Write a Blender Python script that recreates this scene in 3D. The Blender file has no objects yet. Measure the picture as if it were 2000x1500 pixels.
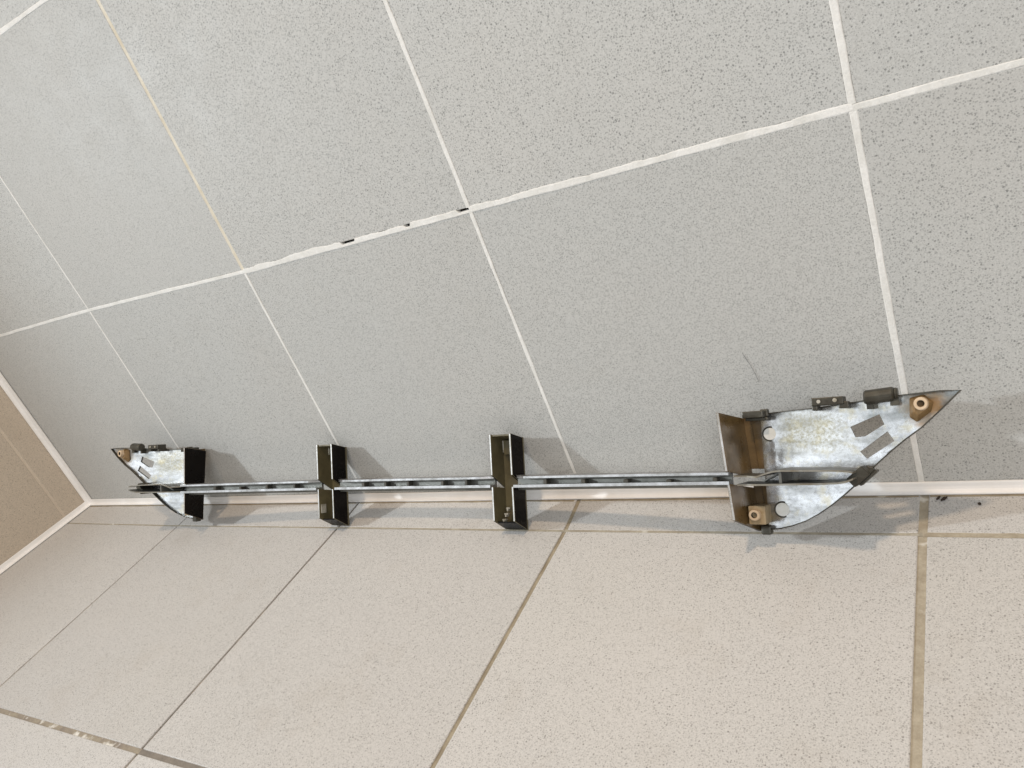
import bpy, bmesh, math, random
from mathutils import Vector, Matrix
from mathutils import noise as mnoise

sc = bpy.context.scene
# ------------------------------------------------------------------ camera
cam_d = bpy.data.cameras.new("camera")
cam = bpy.data.objects.new("camera", cam_d)
sc.collection.objects.link(cam)
cam.location = (0.96136606, -0.53863958, 0.4203924)
cam.rotation_euler = (1.1368648660, 0.3565740119, 0.4672074212)
cam_d.sensor_width = 36.0
cam_d.lens = 26.67
cam_d.clip_start = 0.01
cam_d.clip_end = 50.0
sc.camera = cam

# ------------------------------------------------------------------ light
world = bpy.data.worlds.new("World")
sc.world = world
world.use_nodes = True
bg = world.node_tree.nodes["Background"]
bg.inputs[0].default_value = (1.0, 0.985, 0.96, 1)      # even bounce of a light room
bg.inputs[1].default_value = 0.26


def lamp(name, kind, loc, target, power, colour, size=0.1, **kw):
    d = bpy.data.lights.new(name, kind)
    d.energy = power
    d.color = colour
    if kind == 'AREA':
        d.shape = kw.get('shape', 'DISK')
        d.size = size
        if d.shape == 'RECTANGLE':
            d.size_y = kw.get('size_y', size)
    else:
        d.shadow_soft_size = size
    if kind == 'SPOT':
        d.spot_size = kw['spot']
        d.spot_blend = kw['blend']
    o = bpy.data.objects.new(name, d)
    sc.collection.objects.link(o)
    o.location = loc
    o.rotation_euler = (Vector(target) - Vector(loc)).to_track_quat('-Z', 'Y').to_euler()
    return o


# warm ceiling lamp almost straight above the trim
lamp("ceiling_lamp", 'AREA', (0.80, -0.55, 2.35), (0.75, -0.3, 0.0), 22.0, (1.0, 0.765, 0.54), 0.14)
# cool lamp low on the left, which throws the bars' shadows to the right
sl = lamp("side_lamp", 'SPOT', (-0.27, -0.46, 0.57), (1.25, -0.02, 0.05), 10.0, (0.88, 0.95, 1.0), 0.020,
          spot=math.radians(172), blend=1.0)
sl.data.use_nodes = True
_nt = sl.data.node_tree
_em = next(n for n in _nt.nodes if n.type == 'EMISSION')
_fo = _nt.nodes.new('ShaderNodeLightFalloff')
_fo.inputs['Strength'].default_value = 2.5
_nt.links.new(_fo.outputs['Constant'], _em.inputs['Strength'])
# wide daylight from the open room: one opening to the left, one to the right behind the camera
lamp("room_window", 'AREA', (-1.05, -1.85, 1.2), (0.5, 0.0, 0.2), 8.0, (0.88, 0.95, 1.0), 1.5, shape='RECTANGLE', size_y=1.3)
lamp("room_window", 'AREA', (2.0, -1.8, 1.6), (1.3, 0.0, 0.6), 32.0, (0.985, 0.99, 1.0), 1.3, shape='RECTANGLE', size_y=1.3)

vs = sc.view_settings
vs.view_transform = 'Standard'
vs.look = 'None'
vs.exposure = -0.16
vs.gamma = 1.0
vs.use_curve_mapping = False
sc.render.engine = 'CYCLES'
sc.cycles.max_bounces = 8
sc.cycles.use_denoising = True

COL = sc.collection
rng = random.Random(7)


# ------------------------------------------------------------------ helpers
def link(name, mesh, mats, parent=None, label=None, category=None, group=None, kind=None):
    o = bpy.data.objects.new(name, mesh)
    COL.objects.link(o)
    if mats is not None and mesh is not None:
        for m in (mats if isinstance(mats, (list, tuple)) else [mats]):
            mesh.materials.append(m)
    if parent is not None:
        o.parent = parent
    for k, v in (("label", label), ("category", category), ("group", group), ("kind", kind)):
        if v:
            o[k] = v
    return o


def from_bm(bm, name, mats, parent=None, smooth=False, recalc=True, **kw):
    if recalc:
        bmesh.ops.recalc_face_normals(bm, faces=bm.faces[:])
    me = bpy.data.meshes.new(name)
    bm.to_mesh(me)
    bm.free()
    if smooth:
        for p in me.polygons:
            p.use_smooth = True
    return link(name, me, mats, parent, **kw)


def hexa(bm, pts, mat=0, mats=None):
    """8 points: 0-3 one face in order, 4-7 the opposite face in the same order.
    mats = material of (face 0-3, face 4-7, sides 01, 12, 23, 30)"""
    v = [bm.verts.new(p) for p in pts]
    fs = [(0, 1, 2, 3), (4, 5, 6, 7), (0, 1, 5, 4), (1, 2, 6, 5), (2, 3, 7, 6), (3, 0, 4, 7)]
    out = []
    for i, f in enumerate(fs):
        try:
            fc = bm.faces.new([v[k] for k in f])
            fc.material_index = mats[i] if mats else mat
            out.append(fc)
        except ValueError:
            pass
    return v, out


def box(bm, x0, x1, y0, y1, z0, z1, mat=0):
    return hexa(bm, [(x0, y0, z0), (x1, y0, z0), (x1, y1, z0), (x0, y1, z0),
                     (x0, y0, z1), (x1, y0, z1), (x1, y1, z1), (x0, y1, z1)], mat)


def bevel(bm, off, seg=1):
    bmesh.ops.recalc_face_normals(bm, faces=bm.faces[:])
    bmesh.ops.bevel(bm, geom=bm.edges[:], offset=off, segments=seg, profile=0.5, affect='EDGES', clamp_overlap=True)


# ------------------------------------------------------------------ materials
def new_mat(name):
    m = bpy.data.materials.new(name)
    m.use_nodes = True
    nt = m.node_tree
    return m, nt, nt.nodes["Principled BSDF"]


def N(nt, t, **kw):
    n = nt.nodes.new(t)
    for k, v in kw.items():
        if k.startswith('i_'):
            key = k[2:]
            n.inputs[int(key) if key.isdigit() else key].default_value = v
        else:
            setattr(n, k, v)
    return n


def mixc(nt, fac, a, b, blend='MIX'):
    n = nt.nodes.new('ShaderNodeMix')
    n.data_type = 'RGBA'
    n.blend_type = blend
    for sock, val in ((n.inputs[0], fac), (n.inputs[6], a), (n.inputs[7], b)):
        if isinstance(val, (float, int)):
            sock.default_value = val
        elif isinstance(val, tuple):
            sock.default_value = (*val, 1) if len(val) == 3 else val
        else:
            nt.links.new(val, sock)
    return n.outputs[2]


def ramp(nt, val, p0, p1, c0=0.0, c1=1.0):
    n = N(nt, 'ShaderNodeMapRange')
    n.clamp = True
    nt.links.new(val, n.inputs[0])
    n.inputs[1].default_value = p0
    n.inputs[2].default_value = p1
    n.inputs[3].default_value = c0
    n.inputs[4].default_value = c1
    return n.outputs[0]


def math_(nt, op, a, b=None):
    n = N(nt, 'ShaderNodeMath', operation=op)
    for i, v in enumerate((a, b)):
        if v is None:
            continue
        if isinstance(v, (float, int)):
            n.inputs[i].default_value = v
        else:
            nt.links.new(v, n.inputs[i])
    return n.outputs[0]


def noise_tex(nt, vec, scale, detail=2.0, rough=0.5):
    n = N(nt, 'ShaderNodeTexNoise')
    n.inputs['Scale'].default_value = scale
    n.inputs['Detail'].default_value = detail
    n.inputs['Roughness'].default_value = rough
    nt.links.new(vec, n.inputs['Vector'])
    return n.outputs[0]


def position(nt, jitter=True):
    g = N(nt, 'ShaderNodeNewGeometry')
    if not jitter:
        return g.outputs['Position']
    oi = N(nt, 'ShaderNodeObjectInfo')
    cx = N(nt, 'ShaderNodeCombineXYZ')
    m = math_(nt, 'MULTIPLY', oi.outputs['Random'], 17.0)
    for i in range(3):
        nt.links.new(m, cx.inputs[i])
    a = N(nt, 'ShaderNodeVectorMath', operation='ADD')
    nt.links.new(g.outputs['Position'], a.inputs[0])
    nt.links.new(cx.outputs[0], a.inputs[1])
    return a.outputs[0]


def tile_material(name, base, speck, tint_a, tint_b, rough=0.60, dirt=(0.20, 0.17, 0.13), dirt_amt=0.15):
    m, nt, b = new_mat(name)
    pos = position(nt)
    # body: fine salt-and-pepper grain
    g1 = noise_tex(nt, pos, 900, 2, 0.6)
    body = mixc(nt, ramp(nt, g1, 0.30, 0.70), tuple(c * 0.86 for c in base), tuple(min(1, c * 1.12) for c in base))
    # soft cloudiness of the glaze and slow shift in tint
    cl = noise_tex(nt, pos, 9, 3, 0.5)
    body = mixc(nt, ramp(nt, cl, 0.3, 0.7, 0.0, 0.55), body, mixc(nt, 0.5, body, tint_a))
    cl2 = noise_tex(nt, pos, 4.3, 2, 0.5)
    body = mixc(nt, ramp(nt, cl2, 0.45, 0.75, 0.0, 0.35), body, mixc(nt, 0.5, body, tint_b))
    # dark specks: dense fine dots, a few larger ones
    def dots(scale, thr, lo, hi, amt, colr, body):
        v = N(nt, 'ShaderNodeTexVoronoi')
        v.inputs['Scale'].default_value = scale
        nt.links.new(pos, v.inputs['Vector'])
        w = N(nt, 'ShaderNodeSeparateColor')
        nt.links.new(v.outputs['Color'], w.inputs[0])
        keep = ramp(nt, w.outputs[0], thr, thr + 0.3, 0.0, 1.0)
        sz = ramp(nt, w.outputs[1], 0.0, 1.0, lo, hi)
        dd = ramp(nt, math_(nt, 'SUBTRACT', v.outputs['Distance'], sz), -0.06, 0.06, 1.0, 0.0)
        return mixc(nt, math_(nt, 'MULTIPLY', math_(nt, 'MULTIPLY', keep, dd), amt), body, colr)
    body = dots(820, 0.10, 0.22, 0.46, 0.42, speck, body)
    body = dots(500, 0.50, 0.14, 0.36, 0.62, speck, body)
    body = dots(75, 0.90, 0.03, 0.07, 0.8, tuple(c * 0.5 for c in speck), body)
    # light grime in patches
    dn = noise_tex(nt, pos, 16, 5, 0.65)
    body = mixc(nt, ramp(nt, dn, 0.56, 0.80, 0.0, dirt_amt), body, dirt)
    oi = N(nt, 'ShaderNodeObjectInfo')
    hs = N(nt, 'ShaderNodeHueSaturation')
    nt.links.new(ramp(nt, oi.outputs['Random'], 0, 1, 0.945, 1.04), hs.inputs['Value'])
    nt.links.new(body, hs.inputs['Color'])
    nt.links.new(hs.outputs[0], b.inputs['Base Color'])
    rn = noise_tex(nt, pos, 30, 4, 0.6)
    nt.links.new(ramp(nt, rn, 0.3, 0.7, rough - 0.05, rough + 0.12), b.inputs['Roughness'])
    b.inputs['Specular IOR Level'].default_value = 0.40
    bp = N(nt, 'ShaderNodeBump')
    bp.inputs['Strength'].default_value = 0.10
    bp.inputs['Distance'].default_value = 0.0006
    nt.links.new(noise_tex(nt, pos, 260, 2, 0.5), bp.inputs['Height'])
    nt.links.new(bp.outputs[0], b.inputs['Normal'])
    return m


def grout_material(name, a, c, e=None, scale=60, e_lo=0.6, rough=0.85):
    m, nt, b = new_mat(name)
    pos = position(nt)
    n1 = noise_tex(nt, pos, scale, 4, 0.65)
    col = mixc(nt, ramp(nt, n1, 0.35, 0.65), a, c)
    if e:
        n2 = noise_tex(nt, pos, scale * 0.45, 3, 0.6)
        col = mixc(nt, ramp(nt, n2, e_lo, e_lo + 0.06), col, e)
    n3 = noise_tex(nt, pos, 700, 2, 0.6)
    col = mixc(nt, ramp(nt, n3, 0.35, 0.75, 0.0, 0.25), col, tuple(x * 0.6 for x in a))
    nt.links.new(col, b.inputs['Base Color'])
    b.inputs['Roughness'].default_value = rough
    b.inputs['Specular IOR Level'].default_value = 0.25
    bp = N(nt, 'ShaderNodeBump')
    bp.inputs['Strength'].default_value = 0.5
    bp.inputs['Distance'].default_value = 0.001
    nt.links.new(noise_tex(nt, pos, 350, 4, 0.6), bp.inputs['Height'])
    nt.links.new(bp.outputs[0], b.inputs['Normal'])
    return m


M_wall = tile_material("wall_tile_glaze", (0.537, 0.536, 0.515), (0.125, 0.13, 0.125), (0.50, 0.51, 0.50), (0.53, 0.50, 0.46),
                       dirt=(0.36, 0.33, 0.28), dirt_amt=0.10)
M_floor = tile_material("floor_tile_glaze", (0.520, 0.503, 0.480), (0.15, 0.138, 0.125), (0.58, 0.55, 0.52), (0.54, 0.51, 0.45),
                        rough=0.46, dirt=(0.33, 0.27, 0.20), dirt_amt=0.22)
M_side = tile_material("side_tile_warm_shade", (0.57, 0.49, 0.395), (0.25, 0.21, 0.17), (0.58, 0.50, 0.41), (0.54, 0.46, 0.37),
                       dirt=(0.32, 0.25, 0.17), dirt_amt=0.15)  # beige floor tile, the brown of its warm shade put into the colour
M_gwhite = grout_material("white_grout", (0.86, 0.85, 0.82), (0.74, 0.73, 0.69))
M_gbeige = grout_material("yellowed_grout", (0.66, 0.59, 0.46), (0.77, 0.72, 0.61))
M_gtan = grout_material("tan_grout", (0.34, 0.29, 0.215), (0.45, 0.395, 0.305), (0.66, 0.62, 0.55), 90, 0.60)
M_gbrown = grout_material("brown_grout", (0.26, 0.215, 0.15), (0.37, 0.315, 0.225), (0.60, 0.55, 0.46), 75, 0.64)
M_gdark = grout_material("dark_grout", (0.19, 0.165, 0.14), (0.27, 0.235, 0.195), (0.42, 0.37, 0.30), 50, 0.58)
M_gchip = grout_material("chipped_grout", (0.24, 0.20, 0.165), (0.36, 0.31, 0.23), (0.74, 0.71, 0.65), 90, 0.56)
M_gpale = grout_material("pale_grey_grout", (0.31, 0.275, 0.215), (0.42, 0.38, 0.30), (0.70, 0.68, 0.62), 80, 0.64)
M_gside = grout_material("side_grout", (0.62, 0.53, 0.43), (0.67, 0.58, 0.47))
M_bed = grout_material("dark_joint_bed", (0.035, 0.030, 0.027), (0.06, 0.05, 0.045))


def simple(name, col, rough=0.5, metal=0.0, spec=0.5, var=None, vscale=40, bump=0.0, bscale=200, lo=0.35, hi=0.65):
    m, nt, b = new_mat(name)
    tc = N(nt, 'ShaderNodeTexCoord').outputs['Object']
    if var:
        n1 = noise_tex(nt, tc, vscale, 5, 0.65)
        nt.links.new(mixc(nt, ramp(nt, n1, lo, hi), col, var), b.inputs['Base Color'])
        nt.links.new(ramp(nt, noise_tex(nt, tc, vscale * 1.7, 4, 0.6), 0.3, 0.7, rough * 0.75, min(1, rough * 1.35)),
                     b.inputs['Roughness'])
    else:
        b.inputs['Base Color'].default_value = (*col, 1)
        b.inputs['Roughness'].default_value = rough
    b.inputs['Metallic'].default_value = metal
    b.inputs['Specular IOR Level'].default_value = spec
    if bump:
        bp = N(nt, 'ShaderNodeBump')
        bp.inputs['Strength'].default_value = bump
        bp.inputs['Distance'].default_value = 0.001
        nt.links.new(noise_tex(nt, tc, bscale, 4, 0.6), bp.inputs['Height'])
        nt.links.new(bp.outputs[0], b.inputs['Normal'])
    return m


M_trimstrip = simple("white_plastic_strip", (0.90, 0.885, 0.87), 0.6, 0, 0.35, (0.84, 0.82, 0.79), 25)
M_chrome = simple("worn_chrome_edge", (0.50, 0.50, 0.51), 0.30, 0.7, 0.5, (0.28, 0.275, 0.265), 60, 0.15, 150)
M_rim = simple("bright_plate_edge", (0.74, 0.75, 0.76), 0.28, 0.45, 0.5, (0.50, 0.49, 0.46), 70, 0.15, 150)
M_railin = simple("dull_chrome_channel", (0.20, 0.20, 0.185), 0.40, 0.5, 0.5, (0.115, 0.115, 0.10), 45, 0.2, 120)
M_darkside = simple("dark_reflection_side", (0.004, 0.0035, 0.0035), 0.22, 0, 0.09, (0.008, 0.006, 0.005), 30)  # dark reflection and shade on the chrome sides, put into the colour
M_olive = simple("olive_brown_plastic", (0.140, 0.118, 0.062), 0.42, 0, 0.45, (0.090, 0.075, 0.040), 38, 0.15, 160)
M_brown = simple("glossy_brown_plastic", (0.150, 0.095, 0.038), 0.28, 0, 0.5, (0.060, 0.040, 0.018), 26, 0.1, 90)
M_clip = simple("dark_clip_metal", (0.090, 0.085, 0.068), 0.42, 0.4, 0.5, (0.045, 0.040, 0.030), 70, 0.25, 220)
M_rib = simple("black_rib_plastic", (0.045, 0.043, 0.036), 0.5, 0, 0.4, (0.075, 0.070, 0.055), 80)
M_boss = simple("tan_boss_plastic", (0.40, 0.32, 0.20), 0.5, 0, 0.4, (0.27, 0.19, 0.10), 90, 0.2, 250)
M_bossd = simple("rust_brown_boss", (0.28, 0.175, 0.075), 0.5, 0, 0.4, (0.14, 0.082, 0.032), 110, 0.2, 250)
M_ring = simple("pale_tan_ring", (0.66, 0.52, 0.37), 0.45, 0, 0.4, (0.52, 0.38, 0.24), 120)
M_hole = simple("screw_hole_dark", (0.02, 0.014, 0.010), 0.8)
M_tab = simple("pale_plastic", (0.62, 0.60, 0.54), 0.4, 0.3, 0.5, (0.30, 0.27, 0.20), 150)
M_tabd = simple("dull_grey_edge", (0.24, 0.23, 0.20), 0.4, 0.4, 0.5, (0.15, 0.12, 0.08), 90)
M_crumb = simple("dark_dirt", (0.03, 0.022, 0.018), 0.9, 0, 0.2, (0.07, 0.05, 0.035), 300)
M_hair = simple("grey_hair", (0.22, 0.21, 0.20), 0.6)


def panel_material():
    """silver backing of the wings: crinkled plating with streaky reflections painted in, olive knurl patch, rust-brown stain at the tip"""
    m, nt, b = new_mat("silver_backing")
    tc = N(nt, 'ShaderNodeTexCoord').outputs['Object']
    sx = N(nt, 'ShaderNodeSeparateXYZ')
    nt.links.new(tc, sx.inputs[0])
    a = math_(nt, 'ABSOLUTE', sx.outputs[0])
    u = sx.outputs[2]
    cx = N(nt, 'ShaderNodeCombineXYZ')
    nt.links.new(sx.outputs[0], cx.inputs[0])
    nt.links.new(u, cx.inputs[1])
    v2 = cx.outputs[0]
    mp = N(nt, 'ShaderNodeMapping')
    mp.inputs['Rotation'].default_value = (0, 0, -0.6)
    mp.inputs['Scale'].default_value = (0.35, 1.25, 1.0)
    nt.links.new(v2, mp.inputs['Vector'])
    big = noise_tex(nt, mp.outputs[0], 62, 5, 0.62)
    col = mixc(nt, ramp(nt, big, 0.36, 0.62), (0.40, 0.40, 0.39), (0.80, 0.81, 0.83))  # streaks of bright and dark reflection painted into the colour
    fine = noise_tex(nt, v2, 330, 4, 0.7)
    col = mixc(nt, ramp(nt, fine, 0.55, 0.72, 0.0, 0.6), col, (0.28, 0.265, 0.225))
    mot = noise_tex(nt, v2, 210, 3, 0.65)
    col = mixc(nt, ramp(nt, mot, 0.50, 0.68, 0.0, 0.5), col, (0.38, 0.38, 0.40))
    warm = noise_tex(nt, v2, 85, 3, 0.6)
    col = mixc(nt, ramp(nt, warm, 0.52, 0.68, 0.0, 0.6), col, (0.62, 0.55, 0.38))
    # knurled olive patch
    ka = math_(nt, 'MULTIPLY', ramp(nt, a, 0.382, 0.394), ramp(nt, a, 0.426, 0.446, 1, 0))
    ku = math_(nt, 'MULTIPLY', ramp(nt, u, 0.052, 0.064), ramp(nt, u, 0.080, 0.096, 1, 0))
    kn = ramp(nt, noise_tex(nt, v2, 420, 3, 0.7), 0.42, 0.60)
    kk = math_(nt, 'MULTIPLY', math_(nt, 'MULTIPLY', ka, ku), math_(nt, 'ADD', math_(nt, 'MULTIPLY', kn, 0.36), 0.26))
    col = mixc(nt, kk, col, (0.26, 0.22, 0.11))
    # brown stain round the tip boss
    du = math_(nt, 'SUBTRACT', u, 0.087)
    da = math_(nt, 'SUBTRACT', a, 0.492)
    rr = math_(nt, 'SQRT', math_(nt, 'ADD', math_(nt, 'MULTIPLY', da, da), math_(nt, 'MULTIPLY', du, du)))
    rr = math_(nt, 'ADD', rr, math_(nt, 'MULTIPLY', math_(nt, 'SUBTRACT', noise_tex(nt, v2, 120, 3, 0.6), 0.5), 0.016))
    st = ramp(nt, rr, 0.008, 0.020, 0.92, 0.0)
    col = mixc(nt, st, col, (0.30, 0.175, 0.060))
    # uneven brownish band along the groove
    gr = ramp(nt, math_(nt, 'ADD', a, math_(nt, 'MULTIPLY', noise_tex(nt, v2, 130, 3, 0.6), 0.008)), 0.3745, 0.379, 0.8, 0.0)
    col = mixc(nt, gr, col, (0.28, 0.23, 0.15))
    # uneven blackish tone high up towards the tip
    sm = math_(nt, 'MULTIPLY', ramp(nt, u, 0.070, 0.088), ramp(nt, a, 0.425, 0.455))
    sm = math_(nt, 'MULTIPLY', sm, ramp(nt, noise_tex(nt, v2, 70, 3, 0.6), 0.40, 0.60))
    col = mixc(nt, math_(nt, 'MULTIPLY', sm, 0.7), col, (0.16, 0.18, 0.18))
    nt.links.new(col, b.inputs['Base Color'])
    nt.links.new(math_(nt, 'SUBTRACT', 0.92, math_(nt, 'MULTIPLY', st, 0.92)), b.inputs['Metallic'])
    nt.links.new(ramp(nt, fine, 0.3, 0.7, 0.17, 0.30), b.inputs['Roughness'])
    bp = N(nt, 'ShaderNodeBump')
    bp.inputs['Strength'].default_value = 0.20
    bp.inputs['Distance'].default_value = 0.0008
    cr = math_(nt, 'ADD', math_(nt, 'MULTIPLY', noise_tex(nt, v2, 95, 5, 0.65), 1.0), math_(nt, 'MULTIPLY', fine, 0.35))
    nt.links.new(cr, bp.inputs['Height'])
    nt.links.new(bp.outputs[0], b.inputs['Normal'])
    return m


M_panel = panel_material()

# ------------------------------------------------------------------ setting
def lerp(a, b, t):
    return a + (b - a) * t


def quad_tile(parent, name, corners, thick, mat, to3, bev=0.0007, tilt=0.00025):
    """corners: 4 points (p, q) of the tile face anticlockwise; to3(p, q, h) puts them in the world, h = proud of the plane"""
    bm = bmesh.new()
    hs = [rng.uniform(-tilt, tilt) for _ in range(4)]
    top = [to3(p, q, h) for (p, q), h in zip(corners, hs)]
    bot = [to3(p, q, -thick) for p, q in corners]
    hexa(bm, top + bot)
    bevel(bm, bev, 2)
    return from_bm(bm, name, mat, parent)


def ribbon(parent, name, p0, p1, width, mat, to3, height=0.0, smear=0.0, gaps=(), depth=0.004, step=0.004, seed=0, taper=0.25, smear_hi=None):
    """a run of grout from p0 to p1 with uneven edges; gaps = (t0, t1) lengths in metres where its upper side has fallen out"""
    bm = bmesh.new()
    d = Vector(p1) - Vector(p0)
    L = d.length
    d.normalize()
    nrm = Vector((-d.y, d.x))
    n = max(3, int(L / step))
    rows = []
    for i in range(n + 1):
        s = L * i / n
        c = Vector(p0) + d * s
        e = []
        for k, sg in enumerate((-1, 1)):
            ns = mnoise.noise(Vector((s * 55 + seed * 3.1, k * 7.7, seed * 1.3)))
            nf = mnoise.noise(Vector((s * 260 + seed, k * 3.3, 9.1)))
            sm = smear if k == 0 or smear_hi is None else smear_hi
            big = max(0.0, mnoise.noise(Vector((s * 14 + seed * 5.7, k * 2.9, 4.4))))
            w = width / 2 + sm * (0.25 + 0.5 * ns + 0.25 * nf + 1.3 * big)
            w = max(w, width * 0.42)
            if k == 1:
                for g0, g1 in gaps:
                    if g0 < s < g1:
                        w = -width * 0.02
            e.append(c + nrm * (sg * w))
        hh = height + 0.00012 * mnoise.noise(Vector((s * 90, seed, 2.0)))
        mid = (e[0] + e[1]) * 0.5
        i0, i1 = e[0].lerp(mid, taper), e[1].lerp(mid, taper)
        edge = hh - (0.00022 if height >= 0 else -0.0001)
        rows.append([bm.verts.new(to3(e[0].x, e[0].y, -depth)), bm.verts.new(to3(e[0].x, e[0].y, edge)),
                     bm.verts.new(to3(i0.x, i0.y, hh)), bm.verts.new(to3(i1.x, i1.y, hh)),
                     bm.verts.new(to3(e[1].x, e[1].y, edge)), bm.verts.new(to3(e[1].x, e[1].y, -depth))])
    for r0, r1 in zip(rows[:-1], rows[1:]):
        for k in range(5):
            bm.faces.new((r0[k], r0[k + 1], r1[k + 1], r1[k]))
        bm.faces.new((r0[5], r0[0], r1[0], r1[5]))
    bm.faces.new(rows[0])
    bm.faces.new(rows[-1][::-1])
    return from_bm(bm, name, mat, parent)


def wall3(p, q, h):
    return Vector((p, -h, q))


def floor3(p, q, h):
    return Vector((p, q, h))


SX = -0.318        # plane of the side wall


def side3(p, q, h):   # p = y, q = z
    return Vector((SX + h, p, q))


# --- big wall
bm = bmesh.new()
box(bm, SX - 0.05, 2.12, 0.006, 0.06, -0.06, 1.22)
wall = from_bm(bm, "wall", M_bed, kind="structure")

ZR = [0.0, 0.305, 0.602, 0.902, 1.202]
XW = {  # x of the vertical joints at each row level
    -1: [SX] * 5,
    0: [0.0047, 0.0003, -0.0100, -0.012, -0.012],
    1: [0.3045, 0.3027, 0.3018, 0.301, 0.301],
    2: [0.6005, 0.5986, 0.5960, 0.596, 0.596],
    3: [0.9018, 0.8990, 0.8965, 0.896, 0.896],
    4: [1.2020, 1.2000, 1.1990, 1.199, 1.199],
    5: [1.5020, 1.5000, 1.5000, 1.500, 1.500],
    6: [1.8020, 1.8000, 1.8000, 1.800, 1.800],
    7: [2.10] * 5,
}
ZJ = {-1: 0.0010, 0: 0.0032, 1: -0.0008, 2: 0.0003, 3: -0.0002, 4: -0.0008, 5: 0, 6: 0, 7: 0}   # unevenness of the first course


def wnode(k, j):
    return Vector((XW[k][j], ZR[j] + (ZJ[k] if j == 1 else 0.0)))


VW = {(0, 0): .0020, (0, 1): .0018, (1, 0): .0027, (1, 1): .0038, (2, 0): .0029, (2, 1): .0034, (3, 0): .0040, (3, 1): .0042}
RW = {-1: .0034, 0: .0034, 1: .0045, 2: .0042, 3: .0038, 4: .0036}
for k in range(-1, 7):
    for j in range(4):
        l, r = VW.get((k, j), .005) / 2, VW.get((k + 1, j), .005) / 2
        bt, tp = (RW.get(k, .005) / 2 if j > 0 else 0.0005), RW.get(k, .005) / 2
        if k == -1:
            l = 0.001
        c = [wnode(k, j) + Vector((l, bt)), wnode(k + 1, j) + Vector((-r, bt)),
             wnode(k + 1, j + 1) + Vector((-r, -tp)), wnode(k, j + 1) + Vector((l, -tp))]
        quad_tile(wall, "tile", [(v.x, v.y) for v in c], 0.0058, M_wall, wall3)
for k in range(0, 7):
    for j in range(4):
        a_, b_ = wnode(k, j), wnode(k, j + 1)
        a_ = a_ + (b_ - a_).normalized() * (0.0022 if j else 0.002)
        b_ = b_ + (a_ - b_).normalized() * 0.0022
        mat = M_gbeige if (k, j) in ((1, 1), (1, 2)) else M_gwhite
        w = VW.get((k, j), .005)
        ribbon(wall, "grout", a_, b_, w, mat, wall3, height=0.00035 if mat is M_gwhite else -0.0003,
               smear=min(0.0007, w * 0.2), seed=k * 7 + j)
for j in range(1, 4):
    for k in range(-1, 7):
        a_, b_ = wnode(k, j), wnode(k + 1, j)
        gaps = ()
        if (k, j) == (1, 1):
            x0 = a_.x
            gaps = ((0.448 - x0, 0.4645 - x0), (0.527 - x0, 0.5325 - x0), (0.586 - x0, 0.5990 - x0))
        heavy = (k, j) in ((1, 1), (2, 1))
        ribbon(wall, "grout", a_, b_, RW.get(k, .005), M_gwhite, wall3, height=0.0004, smear=0.0006,
               smear_hi=0.0024 if heavy else 0.0006, gaps=gaps, seed=40 + k * 5 + j, step=0.0022 if heavy else 0.004)

# --- floor
bm = bmesh.new()
box(bm, SX - 0.05, 2.12, -2.12, 0.06, -0.06, -0.0065)
floor = from_bm(bm, "floor", M_bed, kind="structure")
YR = [0.0, -0.0524, -0.3490, -0.6490, -0.9490, -1.2490, -1.5490, -1.8490, -2.11]
XF = {
    -1: [SX] * 9,
    0: [-0.0165, -0.0140, -0.0035] + [-0.003] * 6,
    1: [0.2950, 0.2975, 0.3012] + [0.301] * 6,
    2: [0.5966, 0.6010, 0.6008] + [0.601] * 6,
    3: [0.9030, 0.9024, 0.9024] + [0.902] * 6,
    4: [1.2030] * 9, 5: [1.5030] * 9, 6: [1.8030] * 9, 7: [2.10] * 9,
}
YJ = {-1: 0.0026, 0: 0.0, 1: 0.0, 2: -0.0006, 3: 0.0004, 4: -0.0004, 5: 0, 6: 0, 7: 0}


def fnode(k, j):
    return Vector((XF[k][j], YR[j] + (YJ[k] if j == 1 else 0.0)))


FW = {0: .0026, 1: .0030, 2: .0042, 3: .0060}
HW = {(-1, 1): .0020, (0, 1): .0022, (1, 1): .0026, (2, 1): .0026, (3, 1): .0046, (4, 1): .0046}
for k in range(-1, 7):
    for j in range(8):
        l, r = FW.get(k, .005) / 2, FW.get(k + 1, .005) / 2
        if k == -1:
            l = 0.001
        hi = (HW.get((k, j), .005) / 2) if j else 0.0005
        lo = HW.get((k, j + 1), .005) / 2
        c = [fnode(k, j + 1) + Vector((l, lo)), fnode(k + 1, j + 1) + Vector((-r, lo)),
             fnode(k + 1, j) + Vector((-r, -hi)), fnode(k, j) + Vector((l, -hi))]
        quad_tile(floor, "tile", [(v.x, v.y) for v in c], 0.006, M_floor, floor3, bev=0.0008)
fm = {0: M_gdark, 1: M_gdark, 2: M_gbrown, 3: M_gtan}
fh = {0: -0.0011, 1: -0.0014, 2: -0.0010, 3: -0.0008}
for k in range(0, 7):
    for j in range(8):
        a_, b_ = fnode(k, j), fnode(k, j + 1)
        a_ = a_ + (b_ - a_).normalized() * (0.0015 if j else 0.001)
        b_ = b_ + (a_ - b_).normalized() * 0.0015
        ribbon(floor, "grout", a_, b_, FW.get(k, .005), fm.get(k, M_gtan), floor3, height=fh.get(k, -0.0006), smear=0.0004,
               seed=100 + k * 9 + j)
hm = {(-1, 1): M_gpale, (0, 1): M_gpale, (1, 1): M_gpale, (2, 1): M_gpale, (3, 1): M_gtan, (4, 1): M_gtan,
      (-1, 2): M_gchip, (0, 2): M_gchip, (1, 2): M_gdark}
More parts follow.
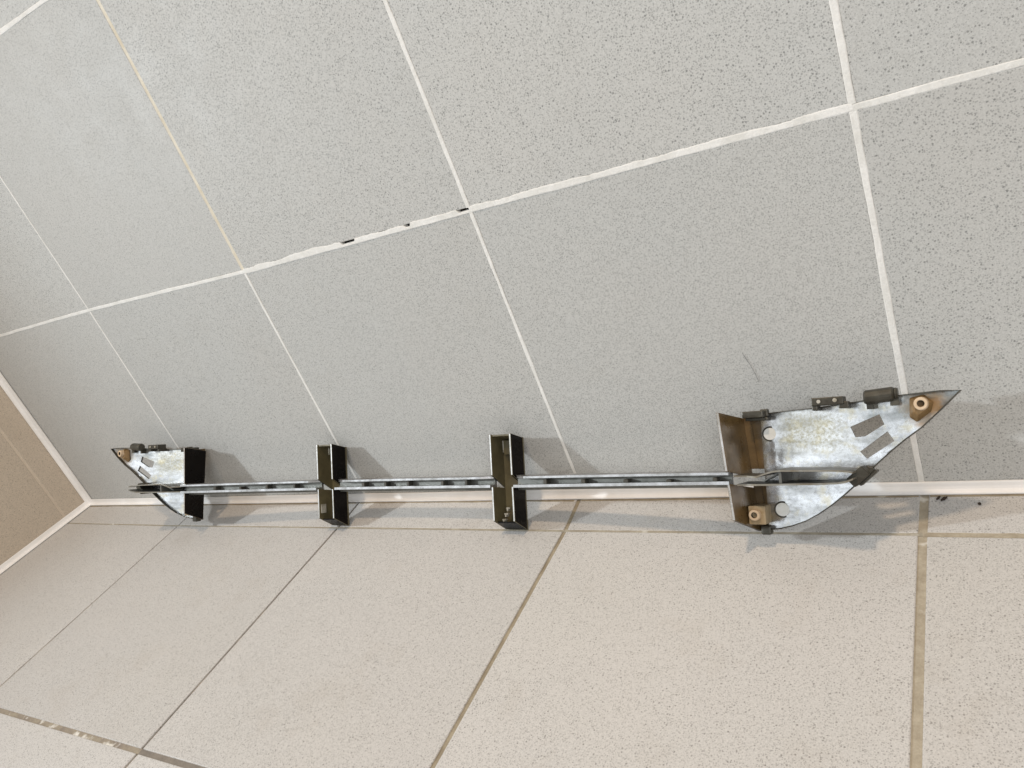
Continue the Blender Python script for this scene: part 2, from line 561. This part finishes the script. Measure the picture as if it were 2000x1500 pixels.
for j in range(1, 8):
    for k in range(-1, 7):
        a_, b_ = fnode(k, j), fnode(k + 1, j)
        ribbon(floor, "grout", a_, b_, HW.get((k, j), .005), hm.get((k, j), M_gtan), floor3,
               height=-0.0003 if j == 1 else -0.0008, smear=0.0009 if (k, j) in ((0, 2), (2, 1), (3, 1)) else 0.0004,
               seed=200 + k * 9 + j)

# brown line of dirt caught along the foot of the white strip
for k in range(-1, 7):
    ribbon(floor, "grout", (XF[k][0] + (0.010 if k == -1 else 0.004), -0.0074), (XF[k + 1][0] - 0.004, -0.0074), 0.0013, M_gbrown, floor3,
           height=0.0004, smear=0.0012, depth=0.001, seed=420 + k)

# --- side wall on the left
bm = bmesh.new()
box(bm, SX - 0.05, SX - 0.0065, -0.343, 0.0595, -0.059, 1.219)
side = from_bm(bm, "side_wall", M_bed, kind="structure")
YS = [0.0, -0.0455, -0.345]
for i in range(2):
    for j in range(4):
        g = 0.0016
        c = [(YS[i + 1] + g, ZR[j] + (g if j else 0.0005)), (YS[i] - (g if i else 0.0005), ZR[j] + (g if j else 0.0005)),
             (YS[i] - (g if i else 0.0005), ZR[j + 1] - g), (YS[i + 1] + g, ZR[j + 1] - g)]
        quad_tile(side, "tile", c, 0.006, M_side, side3)
for i in range(1, 2):
    for j in range(4):
        ribbon(side, "grout", (YS[i], ZR[j] + (0.0015 if j else 0.004)), (YS[i], ZR[j + 1] - 0.0015), 0.0034, M_gside, side3, height=-0.0003,
               smear=0.0003, seed=300 + i * 5 + j, step=0.008)
for j in range(1, 4):
    for i in range(2):
        ribbon(side, "grout", (YS[i], ZR[j]), (YS[i + 1], ZR[j]), 0.0034, M_gside, side3, height=-0.0003, smear=0.0003,
               seed=360 + i * 5 + j, step=0.008)

# --- white corner strips (concave plastic profile with a lip)
PROF = [(0.0006, 0.0125), (0.0022, 0.0128), (0.0028, 0.0112), (0.0033, 0.0075), (0.0044, 0.0048),
        (0.0062, 0.0034), (0.0085, 0.0027), (0.0092, 0.0018), (0.0090, 0.0006), (0.0006, 0.0006)]


def strip(name, axis_pts, place, label):
    bm = bmesh.new()
    rows = [[bm.verts.new(place(p, q, t)) for p, q in PROF] for t in axis_pts]
    n = len(PROF)
    for r0, r1 in zip(rows[:-1], rows[1:]):
        for k in range(n):
            bm.faces.new((r0[k], r0[(k + 1) % n], r1[(k + 1) % n], r1[k]))
    bm.faces.new(rows[0])
    bm.faces.new(rows[-1][::-1])
    return from_bm(bm, name, M_trimstrip, label=label, category="trim strip", group="white corner strips")


def wav(t, s):
    return 0.0003 * mnoise.noise(Vector((t * 6, s, 0)))


xs = [SX + 0.0012 + (2.10 - SX - 0.0012) * i / 60 for i in range(61)]
strip("corner_strip", xs, lambda p, q, t: (t, -p * 0.72 - wav(t, 1) - 0.0003, q * 0.72 + wav(t, 2) + 0.0004),
      "long white plastic strip along the foot of the grey wall behind the trim")
ys = [-0.0011 - 0.341 * i / 20 for i in range(21)]
strip("corner_strip", ys, lambda p, q, t: (SX + p * 0.85 + wav(t, 3) + 0.0003, t, q * 0.75 + 0.0004),
      "white plastic strip between floor and brown side wall")
zs = [0.0021 + 1.19 * i / 40 for i in range(41)]
strip("corner_strip", zs, lambda p, q, t: (SX + q * 0.9 + 0.0004, -p * 0.85 + wav(t, 5) - 0.0004, t),
      "upright white plastic strip in the corner of grey wall and brown side wall")

# ------------------------------------------------------------------ the grille trim
# local axes: x = along the trim, y = depth (towards the wall), z = up the leaning face; millimetres in the helpers
root = bpy.data.objects.new("grille_trim", None)
COL.objects.link(root)
root.location = (0.42557559, -0.06526342, 0.02248259)
root.rotation_euler = (-math.radians(33.17332838), math.radians(0.3608141), math.radians(-0.39171892))
root.empty_display_size = 0.05
root["label"] = "long chrome car grille trim, back side out, leaning against the grey tiled wall"
root["category"] = "grille trim"
root["kind"] = "thing"


def L3(a, u, w):
    return (a / 1000.0, w / 1000.0, u / 1000.0)


def bow(a):
    return 3.0 - 30.0 * (a / 350.0) ** 2


def wsk(a):
    return 8.0 - 36.0 * (abs(a) - 362.0) / 150.0


def plate(name, parent, rt, rb, db, dt, th, out, bev=0.4):
    """thin wall: rim top, rim bottom, deep bottom, deep top as (a, u, w); th along a, out = -1/+1 side that is black.
    slots: 0 olive inside, 1 outside with its dark reflection painted in, 2 chrome rim"""
    bm = bmesh.new()
    t = th * out
    inn = [L3(*p) for p in (rt, rb, db, dt)]
    ou = [L3(p[0] + t, p[1], p[2]) for p in (rt, rb, db, dt)]
    # faces: inner, outer, rim side (01), bottom (12), deep (23), top (30)
    hexa(bm, inn + ou, mats=(0, 1, 2, 1, 1, 1))
    bevel(bm, bev / 1000.0, 2)
    return from_bm(bm, name, [parent_mat[0], M_darkside, M_rim], parent)


parent_mat = [M_olive]


def lbox(bm, a0, a1, u0, u1, w0, w1, mat=0):
    hexa(bm, [L3(a0, u0, w0), L3(a1, u0, w0), L3(a1, u1, w0), L3(a0, u1, w0),
              L3(a0, u0, w1), L3(a1, u0, w1), L3(a1, u1, w1), L3(a0, u1, w1)], mat)


def strip_mesh(bm, sections, mats=None, closed_ends=True):
    """sections: list of rings (same count) of local 3-D points, joined along"""
    rows = [[bm.verts.new(p) for p in s] for s in sections]
    n = len(rows[0])
    for r0, r1 in zip(rows[:-1], rows[1:]):
        for k in range(n):
            f = bm.faces.new((r0[k], r0[(k + 1) % n], r1[(k + 1) % n], r1[k]))
            if mats:
                f.material_index = mats[k]
    if closed_ends:
        for r in (rows[0], rows[-1]):
            f = bm.faces.new(r)
            if mats:
                f.material_index = mats[0]


# --- rails (three spans) with their cross ribs
U0, U1 = 32.6, 43.2
RIBS = [-300, -258, -215, -171, -128, -66, -34, -2, 45, 76, 172, 214, 258, 299, 340]


def rail(a0, a1):
    bm = bmesh.new()
    n = 36
    secs = []
    for i in range(n + 1):
        a = lerp(a0, a1, i / n)
        b = bow(a)
        lo = U0 + (2.2 if a > 140 else 0.0) * max(0, (a - 140) / 200) * 0.9
        hi = U1 + (0.9 if a > 140 else 0.0) * max(0, (a - 140) / 200)
        # channel: upper flange, web, lower flange; the web hangs a little below the lower flange
        e = min(abs(a - a0), abs(a - a1))
        bu = b + 7.0 * max(0.0, 1 - e / 13.0) if abs(a) < 200 else b
        pts = [(hi, bu), (hi - 2.0, bu), (hi - 2.0, b + 9.0), (lo + 2.6, b + 9.0), (lo + 2.6, b), (lo, b),
               (lo, b + 8.0), (lo - 3.0, b + 9.5), (lo - 3.0, b + 12.0), (hi + 0.8, b + 12.0), (hi + 0.8, b + 6)]
        secs.append([L3(a, u, w) for u, w in pts])
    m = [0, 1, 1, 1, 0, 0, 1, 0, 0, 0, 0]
    strip_mesh(bm, secs, m)
    o = from_bm(bm, "rail", [M_chrome, M_railin], root)
    for r in RIBS:
        if a0 < r < a1:
            b = bow(r)
            lo = U0 + (2.2 if r > 140 else 0.0) * max(0, (r - 140) / 200) * 0.9
            bm = bmesh.new()
            k = 1.5 + 1.0 * rng.random()
            lbox(bm, r - k, r + k, lo + 2.4, U1 - 2.2 - 2.5 * rng.random(), b + 1.2, b + 9.3)
            bevel(bm, 0.0004, 1)
            from_bm(bm, "rib", M_rib, o)
    return o


rail(-356, -135.6)
rail(-107.5, 107.5)
rail(135.6, 352)


# --- the two cross bars: open U channels
def crossbar(s):
    ai, ao = 111.3, 132.6               # inner and outer wall, distance from the middle
    D = 23.3
    bm = bmesh.new()
    # front wall of the channel, slightly convex
    n = 8
    secs = []
    for i in range(n + 1):
        a = lerp(ai - 1.5, ao + 1.5, i / n)
        x = 2 * i / n - 1
        c = 0.6 * (1 - x * x)
        secs.append([L3(s * a, 80.3, D - 2.0 + c), L3(s * a, -10.3, D - 2.0 + c), L3(s * a, -10.3, D + 0.4 + c), L3(s * a, 80.3, D + 0.4 + c)])
    strip_mesh(bm, secs, [0, 1, 1, 1])
    web = from_bm(bm, "crossbar", [M_olive, M_darkside], root)
    for a, out in ((ai, -1), (ao, 1)):
        # above the rail
        plate("side_plate", web, (s * a, 84.8, 0), (s * a, 44.5, 0), (s * a, 31.5, D - 2.1), (s * a, 80.2, D - 2.1), 2.1, s * out)
        # below the rail
        plate("side_plate", web, (s * a, 33.6, 0), (s * a, 0.3, 0), (s * a, -10.2, D - 2.1), (s * a, 30.8, D - 2.1), 2.1, s * out)
    # end caps
    bm = bmesh.new()
    hexa(bm, [L3(s * (ai + .05), 84.0, 1.5), L3(s * (ao - .05), 84.0, 1.5), L3(s * (ao - .05), 80.0, D - 2.2), L3(s * (ai + .05), 80.0, D - 2.2),
              L3(s * (ai + .05), 82.5, 1.5), L3(s * (ao - .05), 82.5, 1.5), L3(s * (ao - .05), 78.5, D - 2.2), L3(s * (ai + .05), 78.5, D - 2.2)])
    from_bm(bm, "end_cap", M_olive, web)
    bm = bmesh.new()
    hexa(bm, [L3(s * (ai + .05), -0.6, 5.0), L3(s * (ao - .05), -0.6, 5.0), L3(s * (ao - .05), -8.4, D - 2.2), L3(s * (ai + .05), -8.4, D - 2.2),
              L3(s * (ai + .05), -2.0, 5.0), L3(s * (ao - .05), -2.0, 5.0), L3(s * (ao - .05), -10.0, D - 2.2), L3(s * (ai + .05), -10.0, D - 2.2)])
    from_bm(bm, "end_cap", M_darkside, web)
    # reinforcing block high in the channel
    bm = bmesh.new()
    lbox(bm, s * (ai + 5.0 if s > 0 else ao - 5), s * (ao - 0.3 if s > 0 else ai + 0.3), 64, 78.0, D - 9.0, D - 2.3)
    bevel(bm, 0.0006, 2)
    from_bm(bm, "block", M_olive, web)
    # small pale pieces inside the channel
    left_in = ai if s > 0 else -ao
    marks = ((3.0, 66, 78), (3.0, 66, 69)) if s > 0 else ((1.0, 72, 80),)
    for da, u0, u1 in marks:
        bm = bmesh.new()
        lbox(bm, left_in + da, left_in + da + 1.6, u0, u1, D - 8.0, D - 2.3)
        bevel(bm, 0.0003, 1)
        from_bm(bm, "pale_piece", M_tab, web)
    if s > 0:
        for k in range(3):
            bm = bmesh.new()
            lbox(bm, left_in + 4.0 + 1.9 * k, left_in + 5.6 + 1.9 * k, -2.0 + 5.5 * k, 1.6 + 5.5 * k, 8.0 + k, 13 + k)
            lbox(bm, left_in + 3.0 + 1.9 * k, left_in + 7.2 + 1.9 * k, 0.2 + 5.5 * k, 1.4 + 5.5 * k, 8.5 + k, 12 + k)
            from_bm(bm, "pale_piece", M_tab, web)
    else:
        bm = bmesh.new()
        lbox(bm, left_in + 0.4, left_in + 1.6, 6, 16, 2, 9)
        from_bm(bm, "pale_piece", M_tab, web)
    return web


crossbar(-1)
crossbar(1)

# --- wings
OUTL = [(371.0, 88.0), (395, 89.3), (418, 90.2), (440, 92.0), (457, 93.6), (476, 95.0), (500, 96.0), (512.5, 95.4),
        (500, 83.5), (487, 71.8), (476, 64.0), (466, 56.0), (456, 47.2), (447, 38.5), (440, 32.0), (432, 25.2), (422, 17.2),
        (412, 10.4), (402, 4.8), (391, 0.6), (381, -2.0), (371.0, -3.6)]
HOLES = [[(439.6, 74.6), (460.3, 82.6), (463.0, 75.2), (449.5, 67.2), (442.6, 66.8)],
         [(445.0, 56.3), (464.6, 70.2), (468.6, 63.2), (449.4, 51.0)]]


def relief(a, u):
    r = 0.0
    # raised pillow in the middle field, a stiffening ridge by the groove
    k = 1.0 / (1.0 + math.exp(-(u - 47.0) / 1.5)) / (1.0 + math.exp((u - 66.0) / 2.0))
    r -= (0.25 + 0.8 * k) * math.exp(-((a - 382.5) / 3.6) ** 2)
    r += 0.30 * math.sin(a * 0.09) * math.sin(u * 0.08)
    return r


def cyl(bm, c, r0, r1, w0, w1, seg=24, mat=0, cap=True, s=1):
    """frustum about the depth axis between w0 and w1"""
    A, B = [], []
    for i in range(seg):
        t = 2 * math.pi * i / seg
        A.append(bm.verts.new(L3(s * (c[0] + r0 * math.cos(t)), c[1] + r0 * math.sin(t), w0)))
        B.append(bm.verts.new(L3(s * (c[0] + r1 * math.cos(t)), c[1] + r1 * math.sin(t), w1)))
    for i in range(seg):
        f = bm.faces.new((A[i], A[(i + 1) % seg], B[(i + 1) % seg], B[i]))
        f.material_index = mat
    if cap:
        bm.faces.new(A).material_index = mat
        bm.faces.new(B).material_index = mat


def tube(bm, c, ro, ri, w0, w1, floor_w, seg=24, s=1):
    """ring open towards the viewer (w0) with a blind hole down to floor_w; slots 0 ring, 1 hole"""
    def ring(r, w):
        return [bm.verts.new(L3(s * (c[0] + r * math.cos(2 * math.pi * i / seg)), c[1] + r * math.sin(2 * math.pi * i / seg), w)) for i in range(seg)]
    R = [ring(ro * 1.08, w1), ring(ro, w0 + 0.5), ring(ro - 0.5, w0), ring(ri + 0.4, w0), ring(ri, w0 + 0.4), ring(ri, floor_w)]
    for k in range(5):
        for i in range(seg):
            f = bm.faces.new((R[k][i], R[k][(i + 1) % seg], R[k + 1][(i + 1) % seg], R[k + 1][i]))
            f.material_index = 1 if k == 4 else 0
    bm.faces.new(R[5]).material_index = 1
    bm.faces.new(R[0]).material_index = 0


def wing(s):
    # silver backing panel with two punched slots
    bm = bmesh.new()
    edges = []
    for loop in [OUTL] + HOLES:
        vv = [bm.verts.new((a, u, 0)) for a, u in loop]
        for i in range(len(vv)):
            edges.append(bm.edges.new((vv[i], vv[(i + 1) % len(vv)])))
    bmesh.ops.triangle_fill(bm, use_beauty=True, use_dissolve=False, edges=edges)
    # drop any faces filled inside the slots
    def inside(pt, poly):
        c = False
        for i in range(len(poly)):
            (x0, y0), (x1, y1) = poly[i], poly[i - 1]
            if (y0 > pt[1]) != (y1 > pt[1]) and pt[0] < (x1 - x0) * (pt[1] - y0) / (y1 - y0) + x0:
                c = not c
        return c
    bad = [f for f in bm.faces if any(inside(f.calc_center_median(), h) for h in HOLES)]
    if bad:
        bmesh.ops.delete(bm, geom=bad, context='FACES_ONLY')
    for a in range(374, 512, 4):
        bmesh.ops.bisect_plane(bm, geom=bm.verts[:] + bm.edges[:] + bm.faces[:], plane_co=(a, 0, 0), plane_no=(1, 0, 0))
    for u in range(2, 96, 4):
        bmesh.ops.bisect_plane(bm, geom=bm.verts[:] + bm.edges[:] + bm.faces[:], plane_co=(0, u, 0), plane_no=(0, 1, 0))
    fl = bm.faces[:]
    bnd = [e for e in bm.edges if len(e.link_faces) == 1]
    bndp = [(e.verts[0].co.copy(), e.verts[1].co.copy()) for e in bnd]
    front = {v: bm.verts.new((v.co.x, v.co.y, 1.0)) for v in bm.verts[:]}
    for f in fl:
        bm.faces.new([front[v] for v in reversed(f.verts)]).material_index = 1
    for p, q in bndp:
        bm.faces.new([bm.verts.new(c) for c in ((p.x, p.y, 0), (q.x, q.y, 0), (q.x, q.y, 1.0), (p.x, p.y, 1.0))]).material_index = 2
    for v in bm.verts:
        a, u, fr = v.co.x, v.co.y, v.co.z
        w = wsk(a) + relief(a, u) + (2.2 if fr > 0.5 else 0.0)
        v.co = L3(s * a, u, w)
    pan = from_bm(bm, "end_panel", [M_panel, M_chrome, M_railin], root, smooth=False)
    for p in pan.data.polygons:
        p.use_smooth = p.material_index == 0

    # thin standing rim round the outline
    bm = bmesh.new()
    secs = []
    n = len(OUTL)
    cx, cy = 415, 55
    for i, (a, u) in enumerate(OUTL):
        p0 = Vector(OUTL[i - 1]) if i else Vector(OUTL[i])
        p1 = Vector(OUTL[(i + 1)]) if i < n - 1 else Vector(OUTL[i])
        d = (p1 - p0).normalized()
        nn = Vector((d.y, -d.x))
        if nn.dot(Vector((cx - a, cy - u))) < 0:
            nn = -nn
        h = 4.2 if i < 7 else (2.0 if i == 7 else 3.4)
        w = wsk(a)
        q = Vector((a, u)) - nn * 0.25
        q2 = Vector((a, u)) + nn * (0.55 if i != 7 else 1.2)
        secs.append([L3(s * q.x, q.y, w + 2.4), L3(s * q.x, q.y, w - h), L3(s * q2.x, q2.y, w - h), L3(s * q2.x, q2.y, w + 0.4)])
    strip_mesh(bm, secs)
    from_bm(bm, "rim", M_clip, pan)

    # groove beside the panel: floor and sloping step
    bm = bmesh.new()
    for (u0, u1) in ((88.0, 44.5), (33.5, -5.0)):
        at = lambda u: 357.0 + (85.5 - u) / 90.7 * 7.4
        secs = []
        for u in (u0, (u0 + u1) / 2, u1):
            x = at(u)
            secs.append([L3(s * (x - 0.9), u, 8.6), L3(s * (x + 6.0), u, 8.8), L3(s * (x + 6.3), u, 6.8), L3(s * 371.2, u, 5.9),
                         L3(s * 371.2, u, 9.0), L3(s * (x + 6.0), u, 11.2), L3(s * (x - 0.9), u, 9.4)])
        strip_mesh(bm, secs)
    from_bm(bm, "groove", M_brown, pan)

    # wall of the wing towards the middle, cut where the rail comes through
    parent_mat[0] = M_brown
    def on(t, deep):
        if deep:
            return (lerp(356.8, 364.4, t), lerp(85.5, -5.2, t), lerp(9.8, 8.2, t))
        return (lerp(348.0, 354.4, t), lerp(90.9, 6.8, t), lerp(-27.3, -25.1, t))
    def sp(p):
        return (s * p[0], p[1], p[2])
    plate("side_plate", pan, sp(on(0, 0)), sp(on(0.55, 0)), sp(on(0.52, 1)), sp(on(0, 1)), 2.4, -s)
    plate("side_plate", pan, sp(on(0.66, 0)), sp(on(1, 0)), sp(on(1, 1)), sp(on(0.62, 1)), 2.4, -s)
    parent_mat[0] = M_olive

    # shelf: the rail's two flanges carried on across the panel
    for pts, th, nm in (([(356, 41.8), (366, 41.4), (374, 41.0), (381, 43.4), (387, 45.0), (393, 45.6), (420, 45.4), (434, 45.2), (440, 44.8), (444, 43.8)], 1.3, "flange"),
                        ([(358, 35.0), (366, 35.0), (374, 35.2), (381, 35.3), (387, 35.4), (393, 35.5), (420, 36.0), (434, 36.6), (440, 37.8), (444, 39.6)], 1.3, "flange")):
        bm = bmesh.new()
        secs = []
        for a, u in pts:
            wr = bow(a) if a > 372 else -27
            wd = min(wsk(a) + 0.6, 7.0) if a > 366 else 4.0
            secs.append([L3(s * a, u, wr), L3(s * a, u - th, wr), L3(s * a, u - th, wd), L3(s * a, u, wd)])
        strip_mesh(bm, secs, [1, 0, 0, 0])
        from_bm(bm, nm, [M_railin, M_tabd], pan)
    # web across the shelf near its inner end, and a spring tongue
    bm = bmesh.new()
    lbox(bm, s * 391.0, s * 393.0, 35.6, 44.2, -32.0, wsk(392) - 0.2)
    from_bm(bm, "web", M_railin, pan)
    bm = bmesh.new()
    hexa(bm, [L3(s * 377, 37.2, -24), L3(s * 389, 42.6, -26), L3(s * 389, 41.6, -26), L3(s * 377, 36.2, -24),
              L3(s * 377, 37.2, -10), L3(s * 389, 42.6, -12), L3(s * 389, 41.6, -12), L3(s * 377, 36.2, -10)])
    from_bm(bm, "tongue", M_railin, pan)

    # clips on the upper edge and at the end of the shelf
    def clip(parts, mat=M_clip, spots=()):
        bm = bmesh.new()
        for q in parts:
            lbox(bm, s * q[0], s * q[1], q[2], q[3], q[4], q[5])
        bevel(bm, 0.0007, 2)
        o = from_bm(bm, "clip", mat, pan)
        for a, u, r, w in spots:
            bm = bmesh.new()
            cyl(bm, (a, u), r, r * 0.9, w, w + 1.2, 12, s=s)
            from_bm(bm, "hole_spot", M_tab, o)  # pale disc standing for a hole in the clip
        return o
    clip([(361.5, 377.5, 85.4, 90.6, -12.0, 4.6), (361.5, 379.0, 83.0, 85.6, -4.0, 4.0), (373.0, 379.0, 86, 91.8, -3.0, 3.0)])
    clip([(415.6, 438.0, 91.4, 97.2, -20.5, -8.0), (415.6, 419.6, 87.8, 91.6, -19.0, -6.5), (434.2, 441.0, 88.4, 93.4, -19.0, -10.5)],
         spots=((421.0, 94.3, 1.4, -21.2), (432.2, 94.6, 1.5, -21.2)))
    # rolled clip
    bm = bmesh.new()
    for a0, a1, r in ((452.0, 471.5, 5.6), (471.0, 474.0, 4.6)):
        rows = []
        for a, k in ((a0, 0.82), (a0 + 1.2, 1.0), (a1 - 1.2, 1.0), (a1, 0.82)):
            rows.append([L3(s * a, 95.6 + (a - 462) * 0.07 + 0.92 * r * k * math.sin(t), -21.0 + r * k * math.cos(t))
                         for t in [2 * math.pi * i / 18 for i in range(18)]])
        strip_mesh(bm, rows)
    lbox(bm, s * 453.0, s * 457.0, 86.5, 93.0, -20.0, -14.0)
    lbox(bm, s * 468.5, s * 474.0, 88.0, 94.0, -22.0, -17.5)
    from_bm(bm, "clip", M_clip, pan, smooth=False)
    # clip at the outer end of the shelf, turned along the sloping edge
    bm = bmesh.new()
    ca, cu = 447.5, 38.6
    dx, dy = 0.755, 0.656
    def rb(l0, l1, m0, m1, w0, w1):
        P = []
        for w in (w0, w1):
            for l, m in ((l0, m0), (l1, m0), (l1, m1), (l0, m1)):
                P.append(L3(s * (ca + l * dx - m * dy), cu + l * dy + m * dx, w))
        hexa(bm, P)
    rb(-8.5, 5.5, -1.6, 6.4, -30, -13.5)
    rb(-6.0, 9.5, -3.4, -1.4, -24, -12.0)
    rb(4.5, 8.5, -1.5, 1.5, -24, -14)
    bevel(bm, 0.0006, 1)
    from_bm(bm, "clip", M_clip, pan)

    # ejector-pin discs, each standing in a fine dark ring
    for c, r in (((378.0, 72.0), 5.0), ((383.6, 12.8), 5.4)):
        w = wsk(c[0]) + relief(*c)
        bm = bmesh.new()
        cyl(bm, c, r + 1.1, r + 1.1, w - 0.5, w + 1.0, 32, s=s)
        o = from_bm(bm, "disc", M_clip, pan)
        bm = bmesh.new()
        cyl(bm, c, r - 0.25, r, w - 1.3, w + 0.4, 32, s=s)
        from_bm(bm, "cap", M_discm, o)

    # screw bosses
    bc = (488.2, 88.0)
    bm = bmesh.new()
    w = wsk(bc[0])
    pl = [(479.5, 79.0), (484.0, 75.2), (494.5, 81.6), (497.0, 89.0), (490.0, 95.0), (480.5, 92.8)]
    lo = [bm.verts.new(L3(s * a, u, w + 1.0)) for a, u in pl]
    hi = [bm.verts.new(L3(s * (bc[0] + (a - bc[0]) * 0.58), bc[1] + (u - bc[1]) * 0.58, w - 5.5)) for a, u in pl]
    for i in range(len(pl)):
        bm.faces.new((lo[i], lo[(i + 1) % len(pl)], hi[(i + 1) % len(pl)], hi[i]))
    bm.faces.new(lo)
    bm.faces.new(hi)
    bevel(bm, 0.0008, 2)
    o = from_bm(bm, "screw_boss", M_bossd, pan)
    bm = bmesh.new()
    tube(bm, bc, 4.4, 2.3, w - 9.5, w - 4, w - 1, s=s)
    from_bm(bm, "ring", [M_ring, M_hole], o)
    bc2 = (367.0, 9.6)
    bm = bmesh.new()
    x0, x1, u0, u1 = bc2[0] - 6.6, bc2[0] + 6.6, bc2[1] - 7.2, bc2[1] + 7.2
    hexa(bm, [L3(s * x0, u0, -11), L3(s * x1, u0, -11), L3(s * x1, u1, -11), L3(s * x0, u1, -11),
              L3(s * 365.4, u0, 8.4), L3(s * x1, u0, 8.4), L3(s * x1, u1, 8.4), L3(s * 364.6, u1, 8.4)])
    bevel(bm, 0.0009, 2)
    o = from_bm(bm, "screw_boss", M_boss, pan)
    bm = bmesh.new()
    tube(bm, (bc2[0] - 1.2, bc2[1] + 0.4), 4.2, 2.3, -15.0, -10.6, -7, s=s)
    from_bm(bm, "ring", [M_ring, M_hole], o)
    # dull metal foot under the lower boss
    bm = bmesh.new()
    lbox(bm, s * (bc2[0] - 1.0), s * (bc2[0] + 7.0), -7.0, 0.0, 0.0, 8.5)
    bevel(bm, 0.0015, 2)
    from_bm(bm, "foot", M_clip, pan)
    return pan


M_discm = simple("silver_disc", (0.86, 0.87, 0.85), 0.35, 0.15, 0.5, (0.74, 0.74, 0.68), 160)
wing(1)
lw = wing(-1)

# ------------------------------------------------------------------ small dirt
def crumb(name, c, r, seed, label, sx=1.0):
    bm = bmesh.new()
    bmesh.ops.create_icosphere(bm, subdivisions=2, radius=1.0)
    for v in bm.verts:
        k = 1 + 0.45 * mnoise.noise(v.co * 1.7 + Vector((seed, seed * 2, 0)))
        v.co = Vector((v.co.x * r * k * sx, v.co.y * r * k * 0.8, max(0.0, (v.co.z + 0.7) * r * 0.55 * k)))
    o = from_bm(bm, name, M_crumb, label=label, category="dirt")
    o.location = (c[0], c[1], 0.0002)
    o.rotation_euler = (0, 0, seed)
    return o


crumb("dirt_crumb", (0.9165, -0.0115), 0.0017, 0.9, "largest dark crumb of dirt by the white strip right of the trim", 1.9)
crumb("dirt_crumb", (0.9395, -0.0178), 0.0014, 2.2, "tiny round dark crumb on the floor at far right")
crumb("dirt_crumb", (0.9125, -0.0105), 0.0012, 4.2, "tiny crumb just left of the largest dark crumb", 2.0)

bm = bmesh.new()
rows = []
for i in range(15):
    t = i / 14
    c = Vector((lerp(0.7915, 0.7985, t) + 0.0010 * math.sin(t * 3.0), -0.0006, lerp(0.1400, 0.1120, t)))
    rows.append([c + Vector((0.00016 * math.cos(q), 0.00014 * math.sin(q), 0)) for q in (0, 1.57, 3.14, 4.71)])
strip_mesh(bm, rows)
from_bm(bm, "hair", M_hair, label="short thin grey hair stuck to the grey wall above the trim", category="hair")
